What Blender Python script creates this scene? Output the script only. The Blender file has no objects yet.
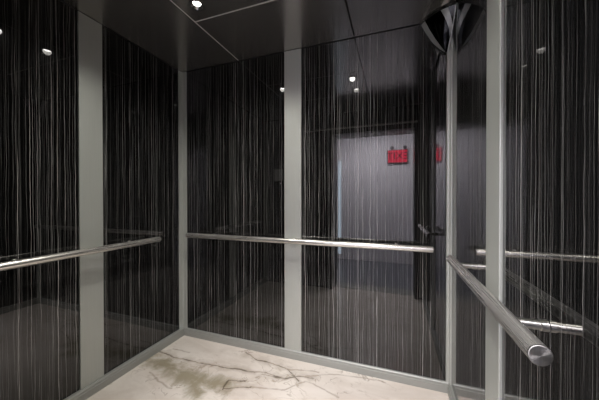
import bpy, bmesh, math, random
from mathutils import Vector, Matrix
random.seed(4)
S = bpy.context.scene
COL = S.collection

# ------------------------------------------------------------------ measures (metres)
XL, XR, YB, YF, ZC = -1.829, 0.344, 1.918, 0.28, 2.40      # inner faces of the cab
XM = (XL + XR) / 2
CAMZ = 1.25
DX0, DX1, DZ = -0.79, 0.24, 2.12                            # doorway in the front wall
LOBY = -1.55                                                # far wall of the lobby

# ------------------------------------------------------------------ node helpers
class NT:
    def __init__(s, name):
        s.m = bpy.data.materials.new(name); s.m.use_nodes = True
        s.t = s.m.node_tree; s.n = s.t.nodes; s.l = s.t.links
        s.b = s.n['Principled BSDF']
    def new(s, kind, **kw):
        nd = s.n.new(kind)
        for k, v in kw.items(): setattr(nd, k, v)
        return nd
    def put(s, sock, v):
        if hasattr(v, 'is_linked') or isinstance(v, bpy.types.NodeSocket): s.l.new(v, sock)
        else: sock.default_value = v
    def math(s, op, a, b=None, c=None, clamp=False):
        nd = s.new('ShaderNodeMath', operation=op); nd.use_clamp = clamp
        s.put(nd.inputs[0], a)
        if b is not None: s.put(nd.inputs[1], b)
        if c is not None: s.put(nd.inputs[2], c)
        return nd.outputs[0]
    def sstep(s, x, e0, e1, o0=0.0, o1=1.0):
        nd = s.new('ShaderNodeMapRange', interpolation_type='SMOOTHSTEP')
        s.put(nd.inputs[0], x)
        for i, v in enumerate((e0, e1, o0, o1)): nd.inputs[i + 1].default_value = v
        return nd.outputs[0]
    def pos(s):
        g = s.new('ShaderNodeNewGeometry'); sp = s.new('ShaderNodeSeparateXYZ')
        s.l.new(g.outputs['Position'], sp.inputs[0])
        return g.outputs['Position'], sp.outputs[0], sp.outputs[1], sp.outputs[2]
    def xyz(s, x, y, z):
        c = s.new('ShaderNodeCombineXYZ')
        for i, v in enumerate((x, y, z)): s.put(c.inputs[i], v)
        return c.outputs[0]
    def noise(s, vec, scale=1.0, detail=2.0, rough=0.5, dist=0.0):
        nd = s.new('ShaderNodeTexNoise')
        s.l.new(vec, nd.inputs['Vector']); nd.inputs['Scale'].default_value = scale
        nd.inputs['Detail'].default_value = detail; nd.inputs['Roughness'].default_value = rough
        nd.inputs['Distortion'].default_value = dist
        return nd.outputs[0]
    def mix(s, f, a, b):
        nd = s.new('ShaderNodeMix', data_type='RGBA')
        s.put(nd.inputs[0], f)
        for i, v in ((6, a), (7, b)):
            if isinstance(v, tuple): nd.inputs[i].default_value = (*v, 1)
            else: s.l.new(v, nd.inputs[i])
        return nd.outputs[2]
    def set(s, **kw):
        for k, v in kw.items():
            k = k.replace('_', ' ')
            if isinstance(v, tuple) and len(v) == 3: v = (*v, 1)
            s.put(s.b.inputs[k], v)
        return s

def plain(name, col, rough=0.5, metal=0.0, ior=1.5, var=0.06):
    n = NT(name); p, x, y, z = n.pos()
    f = n.noise(p, 14, 3)
    c2 = tuple(max(0, c * (1 - var * 2)) for c in col)
    n.set(Base_Color=n.mix(f, c2, col), Roughness=rough, Metallic=metal, IOR=ior)
    return n.m

def emit(name, col, strength):
    n = NT(name); n.set(Base_Color=tuple(.5 * c / max(col) for c in col), Emission_Color=col, Emission_Strength=strength)
    return n.m

def brushed(name, col, rough, metal, along, var=0.10):
    """satin steel; the grain runs along axis 'along' (0,1,2)"""
    n = NT(name); p, x, y, z = n.pos()
    k = [420.0, 420.0, 420.0]; k[along] = 5.0
    v = n.xyz(n.math('MULTIPLY', x, k[0]), n.math('MULTIPLY', y, k[1]), n.math('MULTIPLY', z, k[2]))
    f = n.noise(v, 1.0, 2)
    big = n.noise(p, 3.0, 3)
    c2 = tuple(c * (1 - var) for c in col); c3 = tuple(min(1, c * (1 + var * .5)) for c in col)
    base = n.mix(f, c2, c3)
    r = n.math('ADD', n.math('MULTIPLY', n.math('SUBTRACT', f, 0.5), 0.10), n.math('MULTIPLY_ADD', big, 0.06, rough - 0.03))
    n.set(Base_Color=base, Metallic=metal, Roughness=r)
    return n.m

# ------------------------------------------------------------------ materials
def laminate():
    n = NT('pinstriped_laminate'); p, x, y, z = n.pos()
    h = n.math('ADD', x, y)
    # slow sideways wander of the grain
    wob = n.noise(n.xyz(n.math('MULTIPLY', h, 17.0), 3.1, n.math('MULTIPLY', z, 3.0)), 1.0, 3, 0.55)
    h2 = n.math('MULTIPLY_ADD', n.math('SUBTRACT', wob, 0.5), 0.020, h)
    def lines(N, off, width, lo):
        """thin upright lines, one per cell of 1/N metre, each with its own place, width and strength"""
        u = n.math('MULTIPLY_ADD', h2, N, off + 500.0)
        cell = n.math('FLOOR', u); fr = n.math('SUBTRACT', u, cell)
        r = []
        for k in (1.3, 17.7, 41.9):
            wn = n.new('ShaderNodeTexWhiteNoise', noise_dimensions='2D')
            n.l.new(n.xyz(cell, k + off, 0.0), wn.inputs['Vector']); r.append(wn.outputs['Value'])
        d = n.math('ABSOLUTE', n.math('SUBTRACT', fr, n.math('MULTIPLY_ADD', r[0], 0.64, 0.18)))
        w = n.math('MULTIPLY_ADD', n.math('MULTIPLY', r[1], r[1]), width * N * 0.9, width * N * 0.35)
        core = n.math('SUBTRACT', 1.25, n.math('DIVIDE', d, w), clamp=True)
        fade = n.sstep(n.noise(n.xyz(n.math('MULTIPLY', cell, 3.71), off + 2.2, n.math('MULTIPLY', z, 2.6)), 1.0, 2), 0.34, 0.58, 0.12, 1.0)
        return n.math('MULTIPLY', core, n.math('MULTIPLY', fade, n.math('MULTIPLY_ADD', n.math('MULTIPLY', r[2], r[2]), 1.0 - lo, lo)))
    a = lines(64.0, 0.0, 0.00105, 0.08)
    b = lines(37.0, 0.37, 0.00125, 0.12)
    c = lines(150.0, 0.71, 0.0006, 0.0)
    dens = n.sstep(n.noise(n.xyz(n.math('MULTIPLY', h, 5.0), 1.7, n.math('MULTIPLY', z, 0.7)), 1.0, 2), 0.32, 0.68, 0.55, 1.0)
    f = n.math('MAXIMUM', n.math('MAXIMUM', a, b), n.math('MULTIPLY', c, 0.3))
    f = n.math('MULTIPLY', f, dens, clamp=True)
    ground = n.mix(n.noise(n.xyz(n.math('MULTIPLY', h2, 30), 5.0, n.math('MULTIPLY', z, 1.1)), 1.0, 2), (0.0014, 0.0014, 0.0014), (0.006, 0.006, 0.006))
    n.set(Base_Color=n.mix(f, ground, LINE), Roughness=0.20, IOR=1.45, Specular_IOR_Level=0.04, Coat_Weight=1.0, Coat_Roughness=0.012, Coat_IOR=1.58)
    return n.m
LINE = (0.60, 0.59, 0.57)

def marble():
    n = NT('cream_marble'); p, x, y, z = n.pos()
    # wander of the veins
    wx = n.noise(p, 6.0, 4, 0.6); wy = n.noise(n.xyz(y, x, 3.3), 6.0, 4, 0.6)
    X = n.math('MULTIPLY_ADD', n.math('SUBTRACT', wx, 0.5), 0.055, x)
    Y = n.math('MULTIPLY_ADD', n.math('SUBTRACT', wy, 0.5), 0.055, y)
    P = n.xyz(X, Y, 0.0)
    def seg(ax, ay, bx, by):
        dx, dy = bx - ax, by - ay; L2 = dx * dx + dy * dy + 1e-9
        qx = n.math('SUBTRACT', X, ax); qy = n.math('SUBTRACT', Y, ay)
        t = n.math('ADD', n.math('MULTIPLY', qx, dx / L2), n.math('MULTIPLY', qy, dy / L2), clamp=True)
        ex = n.math('MULTIPLY_ADD', t, -dx, qx); ey = n.math('MULTIPLY_ADD', t, -dy, qy)
        return n.math('SQRT', n.math('ADD', n.math('MULTIPLY', ex, ex), n.math('MULTIPLY', ey, ey)))
    def poly(lines):
        d = None
        for pts in lines:
            for (a, b) in zip(pts, pts[1:]):
                s = seg(*a, *b); d = s if d is None else n.math('MINIMUM', d, s)
        return d
    tone = n.noise(n.xyz(n.math('MULTIPLY', X, 1.2), n.math('MULTIPLY', Y, 2.6), 0.0), 1.6, 5, 0.6, 0.6)
    base = n.mix(n.sstep(tone, 0.35, 0.7), (0.66, 0.605, 0.545), (0.55, 0.485, 0.425))
    # olive-grey clouds
    dsm = poly(SMUDGE)
    cl = n.noise(P, 9.0, 4, 0.65, 0.4)
    dsm = n.math('MULTIPLY_ADD', n.math('SUBTRACT', cl, 0.5), 0.24, dsm)
    base = n.mix(n.sstep(dsm, 0.0, 0.11, 0.85, 0.0), base, (0.235, 0.205, 0.13))
    # free veins outside the drawn ones (iso-lines of a warped noise)
    iso = n.math('ABSOLUTE', n.math('SUBTRACT', n.noise(n.xyz(n.math('MULTIPLY_ADD', Y, 0.7, X), n.math('MULTIPLY', Y, 2.0), 0.0), 1.9, 4, 0.6, 0.5), 0.5))
    msk = n.sstep(n.noise(p, 2.3, 2), 0.45, 0.65)
    v0 = n.math('MULTIPLY', n.sstep(iso, 0.0, 0.014, 0.45, 0.0), msk)
    base = n.mix(v0, base, (0.25, 0.19, 0.13))
    brk = n.sstep(n.noise(p, 16.0, 3), 0.3, 0.55, 0.45, 1.0)
    d2 = poly(FAINT); d1 = poly(VEINS)
    base = n.mix(n.math('MULTIPLY', n.sstep(d2, 0.0, 0.012, 0.5, 0.0), brk), base, (0.19, 0.15, 0.11))
    iso2 = n.math('ABSOLUTE', n.math('SUBTRACT', n.noise(P, 7.5, 3, 0.55, 0.9), 0.5))
    near = n.math('MULTIPLY', n.sstep(n.math('MINIMUM', d1, d2), 0.02, 0.16, 1.0, 0.0), n.sstep(n.noise(p, 5.0, 2), 0.42, 0.58))
    base = n.mix(n.math('MULTIPLY', n.sstep(iso2, 0.0, 0.020, 0.55, 0.0), near), base, (0.20, 0.16, 0.115))
    thick = n.math('MULTIPLY_ADD', n.sstep(n.noise(p, 11.0, 3), 0.35, 0.68), 1.5, 0.45)
    d1 = n.math('DIVIDE', d1, thick)
    halo = n.sstep(d1, 0.0, 0.05, 0.36, 0.0)
    base = n.mix(halo, base, (0.27, 0.215, 0.15))
    base = n.mix(n.math('MULTIPLY', n.sstep(d1, 0.0, 0.0085, 0.85, 0.0), brk), base, (0.10, 0.08, 0.058))
    n.set(Base_Color=base, Roughness=0.22, IOR=1.5)
    return n.m

# the veins lie on the floor plane at these x, y (metres)
VEINS = [[(-1.802, 1.627), (-1.621, 1.613), (-1.39, 1.616), (-1.212, 1.625), (-1.015, 1.657), (-0.873, 1.68), (-0.718, 1.68)], [(-1.127, 1.863), (-0.99, 1.799), (-0.891, 1.795), (-0.73, 1.783), (-0.61, 1.687)], [(-1.053, 1.448), (-1.066, 1.534), (-0.952, 1.554)], [(-0.877, 1.656), (-0.718, 1.68), (-0.627, 1.735), (-0.528, 1.748)], [(-1.052, 1.458), (-0.889, 1.526)]]
FAINT = [[(-0.58, 1.751), (-0.44, 1.824), (-0.238, 1.863), (-0.069, 1.881)], [(-0.565, 1.703), (-0.43, 1.671), (-0.322, 1.627)], [(-1.73, 1.691), (-1.559, 1.707)], [(-0.889, 1.526), (-0.673, 1.575), (-0.571, 1.701)], [(-0.73, 1.783), (-0.642, 1.798), (-0.513, 1.821)], [(-1.65, 1.413), (-1.517, 1.361), (-1.374, 1.342)]]
SMUDGE = [[(-1.795, 1.537), (-1.546, 1.51), (-1.333, 1.459), (-1.2, 1.366)], [(-1.447, 1.486), (-1.201, 1.454), (-1.062, 1.494)]]


M = {}
M['lam'] = laminate()
M['marble'] = marble()
M['steel_z'] = brushed('satin_steel_upright', (0.455, 0.47, 0.435), 0.46, 0.45, 2)
M['steel_x'] = brushed('satin_steel_crosswise', (0.66, 0.64, 0.60), 0.28, 0.88, 0, 0.3)
M['steel_y'] = brushed('satin_steel_lengthwise', (0.66, 0.64, 0.60), 0.28, 0.88, 1, 0.3)
M['post'] = brushed('satin_steel_post', (0.42, 0.41, 0.385), 0.30, 1.0, 0, 0.15)
M['cap'] = brushed('satin_steel_cap', (0.22, 0.215, 0.205), 0.45, 0.9, 2, 0.3)
_t = M['cap'].node_tree; _tn = _t.nodes.new('ShaderNodeTangent'); _tn.direction_type = 'RADIAL'; _tn.axis = 'Y'
_t.links.new(_tn.outputs[0], _t.nodes['Principled BSDF'].inputs['Tangent']); _t.nodes['Principled BSDF'].inputs['Anisotropic'].default_value = 0.85
M['base'] = brushed('grey_steel_base', (0.33, 0.335, 0.31), 0.5, 0.4, 0)
M['ceil'] = brushed('dark_brushed_ceiling', (0.52, 0.50, 0.475), 0.22, 0.90, 1, 0.05)
M['seam'] = plain('pale_lit_edge', (0.75, 0.74, 0.70), 0.5, 0.2)  # pale colour puts the brightness of lit edges into the paint
M['black'] = plain('matt_black', (0.004, 0.004, 0.004), 0.8)
M['shell'] = plain('dark_shell', (0.02, 0.02, 0.02), 0.6)
M['smoked'] = plain('smoked_mirror', (0.045, 0.045, 0.047), 0.04, 1.0, var=0.01)
M['rim'] = brushed('mirror_rim_steel', (0.62, 0.62, 0.60), 0.4, 0.5, 2)
M['chrome'] = plain('lamp_ring_chrome', (0.42, 0.41, 0.39), 0.18, 1.0)
M['lens'] = emit('lamp_lens', (1.0, 0.96, 0.90), 20.0)
M['lobwall'] = plain('lobby_paint', (0.74, 0.72, 0.76), 0.7, var=0.03)
M['lobfloor'] = plain('lobby_grey_floor', (0.16, 0.17, 0.20), 0.3)
M['white'] = plain('white_paint', (0.8, 0.8, 0.8), 0.5, var=0.02)
M['tube'] = emit('lobby_diffuser', (0.92, 0.95, 1.0), 9.0)
M['day'] = emit('frosted_daylight_pane', (0.72, 0.86, 1.0), 4.5)
M['exitred'] = emit('exit_red', (1.0, 0.012, 0.075), 3.6)
M['exitdark'] = plain('exit_letter_red', (0.03, 0.001, 0.003), 0.5)
M['exithouse'] = plain('exit_housing', (0.10, 0.10, 0.11), 0.5)

# ------------------------------------------------------------------ mesh helpers
def link(name, bm, mat, parent=None, smooth=False, loc=None):
    bmesh.ops.recalc_face_normals(bm, faces=bm.faces[:])
    me = bpy.data.meshes.new(name); bm.to_mesh(me); bm.free()
    me.materials.append(mat)
    if smooth:
        for f in me.polygons: f.use_smooth = True
        me.set_sharp_from_angle(angle=math.radians(38))
    o = bpy.data.objects.new(name, me); COL.objects.link(o)
    if parent is not None: o.parent = parent
    if loc is not None: o.location = loc
    return o

def box(bm, lo, hi, bev=0.0):
    r = bmesh.ops.create_cube(bm, size=1.0)
    vs = r['verts']
    for v in vs:
        for i in range(3): v.co[i] = lo[i] if v.co[i] < 0 else hi[i]
    if bev:
        es = list({e for v in vs for e in v.link_edges})
        bmesh.ops.bevel(bm, geom=es, offset=bev, segments=2, affect='EDGES', profile=0.5)

def sweep(bm, pts, r, seg=20, caps=True):
    """round bar through points"""
    pts = [Vector(p) for p in pts]; rings = []
    rr = r if isinstance(r, (list, tuple)) else [r] * len(pts)
    for i, p in enumerate(pts):
        d = (pts[min(i + 1, len(pts) - 1)] - pts[max(i - 1, 0)]).normalized()
        up = Vector((0, 0, 1)) if abs(d.z) < 0.9 else Vector((1, 0, 0))
        a = d.cross(up).normalized(); b = a.cross(d).normalized()
        rings.append([bm.verts.new(p + rr[i] * (math.cos(t) * a + math.sin(t) * b))
                      for t in (2 * math.pi * k / seg for k in range(seg))])
    for A, B in zip(rings, rings[1:]):
        for k in range(seg): bm.faces.new((A[k], A[(k + 1) % seg], B[(k + 1) % seg], B[k]))
    if caps: bm.faces.new(rings[0]); bm.faces.new(rings[-1][::-1])

def lathe_z(bm, prof, seg=28):
    rings = []
    for (r, z) in prof:
        rings.append([bm.verts.new((r * math.cos(2 * math.pi * k / seg), r * math.sin(2 * math.pi * k / seg), z)) for k in range(seg)])
    for A, B in zip(rings, rings[1:]):
        for k in range(seg): bm.faces.new((A[k], A[(k + 1) % seg], B[(k + 1) % seg], B[k]))
    return rings

def prism(bm, prof, lo, hi, axis):
    """closed 2-D profile extruded along axis; profile coordinates are the other two axes in order"""
    oth = [i for i in range(3) if i != axis]
    def mk(t):
        out = []
        for a, b in prof:
            c = [0, 0, 0]; c[axis] = t; c[oth[0]] = a; c[oth[1]] = b
            out.append(bm.verts.new(c))
        return out
    A, B = mk(lo), mk(hi); k = len(prof)
    bm.faces.new(A); bm.faces.new(B[::-1])
    for i in range(k): bm.faces.new((A[i], A[(i + 1) % k], B[(i + 1) % k], B[i]))

def tag(o, label, cat, group=None):
    o['label'] = label; o['category'] = cat; o['kind'] = 'thing'
    if group: o['group'] = group
    return o

def empty(name, loc, label, cat, group=None):
    o = bpy.data.objects.new(name, None); COL.objects.link(o); o.location = loc
    o.empty_display_size = 0.05
    return tag(o, label, cat, group)

def struct(name, bm, mat, label, parent=None, smooth=False):
    o = link(name, bm, mat, parent, smooth)
    o['kind'] = 'structure'
    if label: o['label'] = label
    return o

# ------------------------------------------------------------------ shell of the cab
TH = 0.018                                  # cladding thickness
bm = bmesh.new(); box(bm, (XL - .02, YF - .10, -0.04), (XR + .02, YB + .02, 0.0))
struct('floor', bm, M['marble'], 'cream marble cab floor with brown veins')
bm = bmesh.new(); box(bm, (XL - .08, YF - .08, ZC + .03), (XR + .08, YB + .08, ZC + .07))
struct('ceiling', bm, M['black'], 'black void above the dark metal ceiling panels')
for nm, lo, hi in (('wall_left', (XL - .06, YF - .08, 0), (XL - TH, YB + .06, ZC + .03)),
                   ('wall_right', (XR + TH, YF - .08, 0), (XR + .06, YB + .06, ZC + .03)),
                   ('wall_back', (XL - TH, YB + TH, 0), (XR + TH, YB + .06, ZC + .03))):
    bm = bmesh.new(); box(bm, lo, hi); struct(nm, bm, M['shell'], 'dark shell behind the glossy panels')
# front wall with the doorway
bm = bmesh.new()
FY = YF - TH
box(bm, (XL - TH, FY - .05, 0), (DX0, FY, ZC + .03)); box(bm, (DX1, FY - .05, 0), (XR + TH, FY, ZC + .03))
box(bm, (DX0, FY - .05, DZ), (DX1, FY, ZC + .03))
struct('wall_front', bm, M['shell'], 'dark front wall of the cab around the doorway')

# ------------------------------------------------------------------ cladding panels
ZB, ZT = 0.060, 2.3965
SW = 0.07                                   # half width of the steel strips
YS = 1.138                                  # middle of the side-wall strips
PR5 = 0.029
PO = 0.05                                   # leg of the corner angles
def panel(lo, hi, label):
    bm = bmesh.new(); c = [(a + b) / 2 for a, b in zip(lo, hi)]; c[2] = lo[2]
    box(bm, [a - b for a, b in zip(lo, c)], [a - b for a, b in zip(hi, c)], 0.0012)
    o = link('laminate_panel', bm, M['lam'], None, False, c)
    return tag(o, label, 'panel', 'glossy pinstriped wall panels')
G = 0.002
for y0, y1, w in ((YF + PO, YS - SW, 'front'), (YS + SW, YB - PR5, 'rear')):
    lab = {'front': 'glossy black pinstriped panel on the left wall, cut by the left picture edge',
           'rear': 'glossy black pinstriped panel on the left wall, between wide steel strip and rear corner'}[w]
    panel((XL - TH + .002, y0 + G, ZB), (XL, y1 - G, ZT), lab)
    lab = {'front': 'glossy black pinstriped panel on the right wall, behind the near end of the handrail',
           'rear': 'dark pinstriped panel on the right wall, between rear corner angle and steel strip'}[w]
    panel((XR, y0 + G, ZB), (XR + TH - .002, y1 - G, ZT), lab)
panel((XL + PO + G, YB, ZB), (XM - SW - G, YB + TH - .002, ZT), 'glossy black pinstriped back wall panel left of the centre strip')
panel((XM + SW + G, YB, ZB), (XR - PR5 - G, YB + TH - .002, ZT), 'glossy black pinstriped back wall panel mirroring the doorway and red exit sign')
panel((XL + .01, YF - TH + .002, 0.03), (DX0 - .06, YF, ZT), 'dark pinstriped front panel beside the doorway, mirrored in the back wall')
# ------------------------------------------------------------------ steel strips and corner angles
PR = 0.009
def strip(n, lo, hi, label):
    bm = bmesh.new(); box(bm, lo, hi, 0.003)
    struct('trim_%d' % n, bm, M['steel_z'], label)
strip(1, (XL - TH, YS - SW, 0.055), (XL + PR, YS + SW, 2.3975), 'wide satin steel upright strip on the left wall')
strip(2, (XM - SW, YB - PR, 0.055), (XM + SW, YB + TH, 2.3975), 'wide satin steel upright strip in the middle of the back wall')
strip(3, (XR - PR, YS - SW, 0.055), (XR + TH, YS + SW, 2.3975), 'wide satin steel upright strip on the right wall')
def angle(n, x, y, sx, sy, label, L=PO, z1=2.3975):
    t = PR
    q = [(0, 0), (L, 0), (L, -t * .5), (L - .003, -t), (t + .010, -t), (t + .003, -t - .003), (t, -t - .010), (t, -L + .003), (t * .5, -L), (0, -L)]
    bm = bmesh.new()
    prism(bm, [(x + sx * a, y + sy * b) for a, b in q], 0.02, z1, 2)
    struct('trim_%d' % n, bm, M['steel_z'], label, None, True)
angle(4, XL, YB, 1, 1, 'satin steel angle in the left rear corner')
angle(5, XR, YB, -1, 1, 'satin steel angle in the right rear corner under the mirror', PR5)
angle(6, XL, YF, 1, -1, 'satin steel angle in the left front corner')
angle(7, XR, YF, -1, -1, 'satin steel angle in the right front corner')
# ------------------------------------------------------------------ steel skirting
def skirt(name, axis, lo, hi, wall, sgn, label, p=0.020):
    h = 0.066
    prof = [(0, 0), (p, 0), (p, h - .022), (p - .004, h - .020), (p - .004, h - .006), (p - .009, h), (-.012, h), (-.012, 0)]
    bm = bmesh.new(); prism(bm, [(wall + sgn * a, b) for a, b in prof], lo, hi, axis)
    struct(name, bm, M['base'], label)
skirt('baseboard_left', 1, YF, YB - .012, XL, 1, 'grey steel skirting along the left wall', 0.030)
skirt('baseboard_right', 1, YF, YB - .012, XR, -1, 'grey steel skirting along the right wall')
skirt('baseboard_back', 0, XL, XR, YB, -1, 'grey steel skirting along the back wall')

# ------------------------------------------------------------------ ceiling panels
SX0, SX1, SY0, SY1 = -1.227, -0.269, 0.878, 1.398
LIGHTS = [(-1.107, 1.278), (-0.379, 1.278), (-1.107, 0.998), (-0.379, 0.998)]
def cpanel(x0, x1, y0, y1, label, holes=()):
    g = 0.0026
    x0 += g; x1 -= g; y0 += g; y1 -= g
    cx, cy = (x0 + x1) / 2, (y0 + y1) / 2
    bm = bmesh.new()
    if not holes:
        box(bm, (x0 - cx, y0 - cy, 0), (x1 - cx, y1 - cy, 0.012), 0.0035)
    else:
        # sheet with round cut-outs: bevelled rim plus a filled face with holes
        b = 0.0035
        outer = [(x0 - cx, y0 - cy), (x1 - cx, y0 - cy), (x1 - cx, y1 - cy), (x0 - cx, y1 - cy)]
        inn = [(x0 - cx + b, y0 - cy + b), (x1 - cx - b, y0 - cy + b), (x1 - cx - b, y1 - cy - b), (x0 - cx + b, y1 - cy - b)]
        O2 = [bm.verts.new((a, c, 0.012)) for a, c in outer]
        O = [bm.verts.new((a, c, b)) for a, c in outer]
        I = [bm.verts.new((a, c, 0)) for a, c in inn]
        for A, B in ((O2, O), (O, I)):
            for k in range(4): bm.faces.new((A[k], A[(k + 1) % 4], B[(k + 1) % 4], B[k]))
        edges = [bm.edges.get((I[k], I[(k + 1) % 4])) for k in range(4)]
        for hx, hy in holes:
            R = [bm.verts.new((hx - cx + .040 * math.cos(2 * math.pi * k / 28), hy - cy + .040 * math.sin(2 * math.pi * k / 28), 0)) for k in range(28)]
            T = [bm.verts.new((v.co.x, v.co.y, 0.012)) for v in R]
            for k in range(28):
                edges.append(bm.edges.new((R[k], R[(k + 1) % 28])))
                bm.faces.new((R[k], R[(k + 1) % 28], T[(k + 1) % 28], T[k]))
        bmesh.ops.triangle_fill(bm, use_beauty=True, edges=edges, normal=(0, 0, -1))
    o = link('metal_ceiling_sheet', bm, M['ceil'], None, False, (cx, cy, ZC))
    return tag(o, label, 'ceiling sheet', 'dark metal ceiling panels')
E_ = 0.0045
cpanel(XL + E_, SX0, YF + E_, YB - E_, 'dark metal ceiling panel running along the left wall')
cpanel(SX1, XR - E_, YF + E_, YB - E_, 'dark metal ceiling panel running along the right wall above the corner mirror')
cpanel(SX0, SX1, SY1, YB - E_, 'dark metal ceiling panel above the middle of the back wall')
cpanel(SX0, SX1, SY0, SY1, 'middle dark metal ceiling panel holding the recessed downlights', LIGHTS)
cpanel(SX0, SX1, YF + E_, SY0, 'dark metal ceiling panel above the doorway')

def seam(n, x0, x1, y0, y1, label):  # added pale strips imitate light caught on the folded panel edges
    bm = bmesh.new(); box(bm, (x0, y0, ZC + .0012), (x1, y1, ZC + .010))
    struct('trim_%d' % n, bm, M['seam'], label)
q = 0.0020
seam(10, SX0 - q, SX0 + q, YF + .02, YB - .01, 'thin pale strip imitating the lit edge of the left ceiling panel')
seam(11, SX0 + q, SX1 - q, SY1 - q, SY1 + q, 'thin pale strip imitating the lit panel edge across the ceiling behind the downlights')
seam(12, SX0 + q, SX1 - q, SY0 - q, SY0 + q, 'thin pale strip imitating the lit panel edge across the ceiling before the downlights')

# ------------------------------------------------------------------ recessed downlights
def downlight():
    root = bpy.data.objects.new('downlight', None); COL.objects.link(root)
    bm = bmesh.new(); lathe_z(bm, [(0.038, 0.010), (0.038, -0.001), (0.047, -0.001), (0.048, -0.003), (0.046, -0.005), (0.036, -0.005), (0.034, -0.002), (0.020, 0.009), (0.0385, 0.012), (0.038, 0.010)])
    link('trim_ring', bm, M['chrome'], root, True)
    bm = bmesh.new(); r = lathe_z(bm, [(0.0195, 0.0095), (0.0195, 0.006), (0.013, 0.0035), (0.005, 0.0025)])
    bm.faces.new(r[-1]); bm.faces.new(r[0])
    l = link('lens', bm, M['lens'], root, True)
    l['label'] = 'glowing white lens'
    return root
dl0 = downlight()
labs = ['lit recessed downlight at the top of the picture, next to the ceiling seam crossing',
        'recessed downlight of the middle ceiling panel, right rear corner, seen mirrored in the wall panels',
        'recessed downlight of the middle ceiling panel, left front corner, seen mirrored in the wall panels',
        'recessed downlight of the middle ceiling panel, right front corner, seen mirrored in the wall panels']
for i, (x, y) in enumerate(LIGHTS):
    if i == 0: o = dl0
    else:
        o = dl0.copy(); COL.objects.link(o)
        for ch in list(dl0.children):
            c = ch.copy(); COL.objects.link(c); c.parent = o
    o.location = (x, y, ZC)
    tag(o, labs[i], 'downlight', 'recessed ceiling downlights')
    ld = bpy.data.lights.new('downlight_beam', 'SPOT')
    ld.energy = 30.0
    ld.color = (1.0, 0.97, 0.90); ld.spot_size = math.radians(140); ld.spot_blend = 1.0; ld.shadow_soft_size = 0.026
    lo = bpy.data.objects.new('downlight_beam', ld); COL.objects.link(lo); lo.location = (x, y, ZC - 0.004)
    lo.parent = None

# ------------------------------------------------------------------ handrails
RZ, RR, OFF = 0.928, 0.0200, 0.085
def handrail(a, b, wall_dir, brk, label):
    """a, b end points of the bar; wall_dir unit vector towards the wall; brk distances of the posts along the bar"""
    a, b, w = Vector(a), Vector(b), Vector(wall_dir)
    d = (b - a).normalized(); L = (b - a).length
    root = empty('handrail', (a + b) / 2, label, 'handrail', 'tubular steel handrails')
    o0 = (a + b) / 2
    mat = M['steel_x'] if abs(d.x) > .5 else M['steel_y']
    bm = bmesh.new()
    sweep(bm, [a - o0 + d * .004, b - o0 - d * .004], RR, 32, True)
    link('tube', bm, mat, root, True)
    for p, s in ((a, 1), (b, -1)):
        bm = bmesh.new()
        q = p - o0
        sweep(bm, [q + d * s * .0042, q + d * s * .0015, q + d * s * .0004, q], [RR + .0003, RR + .0003, RR - .0006, RR - .0020], 32, True)
        c = link('end_cap', bm, M['cap'], root, True); c['label'] = 'flat brushed steel end cap'
    for t in brk:
        q = a - o0 + d * t
        bm = bmesh.new(); sweep(bm, [q + w * (RR - .006), q + w * OFF], 0.0115, 20, True)
        k = link('bracket', bm, M['post'], root, True)
        bm = bmesh.new(); sweep(bm, [q + w * (OFF - .016), q + w * (OFF - .015), q + w * (OFF - .001), q + w * OFF], [.0118, .0135, .0135, .0125], 20, True)
        link('sleeve', bm, M['post'], k, True)
    return root
handrail((XL + OFF, 0.60, RZ), (XL + OFF, 1.585, RZ), (-1, 0, 0), (0.17, 0.79), 'steel handrail on the left wall, running out past the picture edge')
handrail((-1.703, YB - OFF, RZ), (0.232, YB - OFF, RZ), (0, 1, 0), (0.22, 0.9675, 1.715), 'long steel handrail across the back wall')
RZ = 0.946; OFF = 0.078; RR = 0.020
handrail((XR - OFF, 0.632, RZ), (XR - OFF, 1.490, RZ), (1, 0, 0), (0.155, 0.735), 'steel handrail on the right wall, its round end cap facing the viewer')

# ------------------------------------------------------------------ convex corner mirror
def lerp(a, b, t): return a + (b - a) * t
def plerp(pts, t):
    k = t * (len(pts) - 1); i = min(int(k), len(pts) - 2)
    return Vector(pts[i]).lerp(Vector(pts[i + 1]), k - i)
mroot = empty('corner_mirror', (XR - .02, YB - .02, 2.39), 'small dark triangular convex mirror with steel bands in the right rear corner under the ceiling', 'mirror')
LE = [(0.164, 1.913, 2.394), (0.192, 1.912, 2.335), (0.232, 1.911, 2.262), (0.275, 1.910, 2.210), (0.312, 1.908, 2.180)]
RE = [(0.340, 1.772, 2.394), (0.338, 1.795, 2.350), (0.334, 1.825, 2.300), (0.327, 1.868, 2.240), (0.318, 1.904, 2.181)]
N = Vector((-.62, -.66, -.42)).normalized()
bm = bmesh.new(); g = []; NS = 16; orig = Vector(mroot.location)
for j in range(NS + 1):
    t = j / NS; row = []
    A, B = plerp(LE, t), plerp(RE, t)
    for i in range(NS + 1):
        s = i / NS
        bul = 0.030 * 4 * s * (1 - s) * (1 - t * .6)
        n = N.lerp(Vector((N.x, N.y, 0)), max(0, 1 - 4 * t))
        row.append(bm.verts.new(A.lerp(B, s) + n * bul - orig))
    g.append(row)
for j in range(NS):
    for i in range(NS): bm.faces.new((g[j][i], g[j][i + 1], g[j + 1][i + 1], g[j + 1][i]))
me_edge = [[v.co.copy() for v in g[0]], [r[0].co.copy() for r in g], [r[-1].co.copy() for r in g]]
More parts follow.
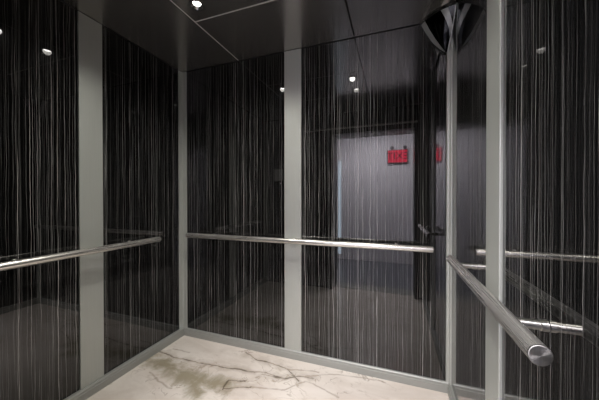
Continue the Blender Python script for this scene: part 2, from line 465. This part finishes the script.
# thickness: a back skin 4 mm behind
r = bmesh.ops.solidify(bm, geom=bm.faces[:], thickness=0.003)
mf = link('mirror_face', bm, M['smoked'], mroot, True)
mf['label'] = 'dark bulging face'
def patch(s, t):
    A, B = plerp(LE, t), plerp(RE, t)
    bul = 0.030 * 4 * s * (1 - s) * (1 - t * .6)
    n = N.lerp(Vector((N.x, N.y, 0)), max(0, 1 - 4 * t))
    return A.lerp(B, s) + n * (bul + 0.0025) - orig
def band(curve, label):
    """steel band lying on the face; curve(u) gives (s, t) of its two edges"""
    bm = bmesh.new(); K = 14; L = []
    for k in range(K + 1):
        (s0, t0), (s1, t1) = curve(k / K)
        L.append([bm.verts.new(patch(lerp(s0, s1, q / 3), lerp(t0, t1, q / 3))) for q in range(4)])
    for A, B in zip(L, L[1:]):
        for q in range(3): bm.faces.new((A[q], A[q + 1], B[q + 1], B[q]))
    bmesh.ops.solidify(bm, geom=bm.faces[:], thickness=0.002)
    o = link('band', bm, M['rim'], mroot, True); o['label'] = label
band(lambda u: ((0.0, u * .98), (0.17 + .12 * u, u * .98)), 'steel band along the back wall')
band(lambda u: ((lerp(.66, .95, u), lerp(0.01, .70, u)), (lerp(.83, 1.0, u), lerp(0.01, .56, u))), 'steel band slanting to the right wall')
bm = bmesh.new(); sweep(bm, me_edge[2], 0.0030, 8); link('rim', bm, M['rim'], mroot, True)
bm = bmesh.new(); sweep(bm, [p - Vector((0, 0, .003)) for p in me_edge[0]], 0.003, 8)
c = link('rim', bm, M['black'], mroot, True); c['label'] = 'black top edge'

# ------------------------------------------------------------------ doorway and lobby behind the camera
bm = bmesh.new()
box(bm, (DX0 - .055, FY - .30, 0), (DX0, YF + .004, DZ + .05), .003)
box(bm, (DX1, FY - .30, 0), (DX1 + .055, YF + .004, DZ + .05), .003)
box(bm, (DX0, FY - .30, DZ), (DX1, YF + .004, DZ + .05), .003)
struct('door_1', bm, plain('dark_bronze_frame', (0.035, 0.033, 0.032), .35, .6), 'dark metal frame of the open doorway')
bm = bmesh.new(); box(bm, (-1.20, YF - .002, 2.185), (DX1 + .03, YF + .030, 2.203), .003)
struct('trim_8', bm, M['seam'], 'thin ledge over the doorway, coloured pale as if lit')  # pale colour stands in for a lit line above the door
bm = bmesh.new(); box(bm, (DX0, FY - .30, -.02), (DX1, YF - .10, 0.002), 0)
struct('trim_9', bm, M['base'], 'steel door sill')
LX0, LX1, LZ = -2.8, 1.9, 2.62
bm = bmesh.new(); box(bm, (LX0, LOBY - .1, -.05), (LX1, FY - .28, -.002)); struct('lobby_floor', bm, M['lobfloor'], 'grey lobby floor')
bm = bmesh.new(); box(bm, (LX0, LOBY - .1, LZ), (LX1, FY - .28, LZ + .05)); struct('lobby_ceiling', bm, M['white'], 'white lobby ceiling')
WX0, WX1, WZ0, WZ1 = -1.10, -1.015, 0.10, 2.03
bm = bmesh.new()
box(bm, (LX0, LOBY - .1, 0), (WX0, LOBY, LZ)); box(bm, (WX1, LOBY - .1, 0), (LX1, LOBY, LZ))
box(bm, (WX0, LOBY - .1, WZ1), (WX1, LOBY, LZ)); box(bm, (WX0, LOBY - .1, 0), (WX1, LOBY, WZ0))
struct('lobby_wall_far', bm, M['lobwall'], 'pale lobby wall opposite the doorway')
for nm, lo, hi in (('lobby_wall_left', (LX0 - .1, LOBY - .1, 0), (LX0, FY - .28, LZ)), ('lobby_wall_right', (LX1, LOBY - .1, 0), (LX1 + .1, FY - .28, LZ))):
    bm = bmesh.new(); box(bm, lo, hi); struct(nm, bm, M['lobwall'], 'pale lobby side wall')
bm = bmesh.new()
box(bm, (LX0, FY - .30, 0), (DX0 - .055, FY - .22, LZ)); box(bm, (DX1 + .055, FY - .30, 0), (LX1, FY - .22, LZ)); box(bm, (DX0 - .055, FY - .30, DZ + .05), (DX1 + .055, FY - .22, LZ))
struct('lobby_wall_near', bm, M['lobwall'], 'lobby wall around the lift doorway')
w = struct('window_1', (lambda b: (box(b, (WX0, LOBY - .06, WZ0), (WX1, LOBY - .05, WZ1)), b)[1])(bmesh.new()), M['day'], 'narrow frosted daylight sidelight in the lobby wall')
bm = bmesh.new()
for lo, hi in (((WX0 - .012, LOBY - .06, WZ0), (WX0 + .006, LOBY + .006, WZ1)), ((WX1 - .006, LOBY - .06, WZ0), (WX1 + .012, LOBY + .006, WZ1)), ((WX0, LOBY - .06, WZ1 - .01), (WX1, LOBY + .006, WZ1 + .012))):
    box(bm, lo, hi)
struct('window_frame', bm, M['white'], None, w)
# lobby ceiling fitting
lr = empty('ceiling_light', (-0.3, -0.65, LZ), 'flat square lobby ceiling light outside the doorway', 'ceiling light')
bm = bmesh.new(); box(bm, (-.62, -.32, -.03), (.62, .32, 0), .004); link('housing', bm, M['white'], lr)
bm = bmesh.new(); box(bm, (-.59, -.29, -.036), (.59, .29, -.028)); link('diffuser', bm, M['tube'], lr)
ld = bpy.data.lights.new('lobby_light', 'AREA'); ld.shape = 'RECTANGLE'; ld.size = 1.15; ld.size_y = .55
ld.energy = 128; ld.color = (1.0, 0.96, 0.99)
lo = bpy.data.objects.new('lobby_light', ld); COL.objects.link(lo); lo.location = (-0.3, -0.65, LZ - .045)

# small plate on the front panel
nr = empty('notice_sign', (-1.60, YF + .001, 1.59), 'small pale notice plate on the dark front panel, mirrored in the back wall', 'plate')
bm = bmesh.new(); box(bm, (-.075, 0, -.09), (.075, .006, .09), .002); link('backing', bm, M['steel_z'], nr)
bm = bmesh.new(); box(bm, (-.066, .004, -.081), (.066, .0075, .081), .001); link('card', bm, M['white'], nr)

# exit sign on the lobby wall
SXc, SZc = 0.06, 2.045
er = empty('exit_sign', (SXc, LOBY, SZc), 'red lit EXIT sign with two lamp heads, mirrored in the back wall', 'exit sign')
bm = bmesh.new(); box(bm, (-.185, 0, -.135), (.185, .045, .125), .006); link('housing', bm, M['exithouse'], er)
bm = bmesh.new(); box(bm, (-.172, .040, -.115), (.172, .048, .115), .003)
c = link('face', bm, M['exitred'], er); c['label'] = 'glowing red face'
fc = bpy.data.curves.new('exit_text', 'FONT'); fc.body = 'EXIT'; fc.size = .19; fc.extrude = .002; fc.align_x = 'CENTER'; fc.align_y = 'CENTER'
tmp = bpy.data.objects.new('exit_text', fc); COL.objects.link(tmp)
dg = bpy.context.evaluated_depsgraph_get(); me = bpy.data.meshes.new_from_object(tmp.evaluated_get(dg))
bpy.data.objects.remove(tmp)
me.transform(Matrix.Translation((0, .0495, 0)) @ Matrix.Rotation(math.pi, 4, 'Z') @ Matrix.Rotation(math.pi / 2, 4, 'X'))
me.materials.clear(); me.materials.append(M['exitdark'])
lt = bpy.data.objects.new('lettering', me); COL.objects.link(lt); lt.parent = er; lt['label'] = 'dark letters reading EXIT'
for sx in (-.10, .13):
    bm = bmesh.new(); sweep(bm, [(sx, .022, .12), (sx, .022, .15)], .008, 10)
    sweep(bm, [(sx, .01, .165), (sx, .05, .162), (sx, .075, .158)], [.022, .030, .033], 14)
    link('lamp_head', bm, M['exithouse'], er, True)

# ------------------------------------------------------------------ world, camera, view
W = bpy.data.worlds.new('world'); S.world = W; W.use_nodes = True
W.node_tree.nodes['Background'].inputs[0].default_value = (0.5, 0.55, 0.65, 1)
W.node_tree.nodes['Background'].inputs[1].default_value = 0.05
cd = bpy.data.cameras.new('camera'); cam = bpy.data.objects.new('camera', cd); COL.objects.link(cam)
cd.sensor_width = 36.0; cd.lens = 263.57 / 599 * 36; cd.clip_start = 0.01
cam.location = (0, 0, CAMZ)
cam.rotation_mode = 'XYZ'
cam.rotation_euler = (math.pi / 2 - 0.0069, 0.0007, 0.3448)
S.camera = cam
S.view_settings.view_transform = 'Standard'; S.view_settings.look = 'None'
S.view_settings.gamma = 1; S.view_settings.use_curve_mapping = False
S.view_settings.exposure = 0.05
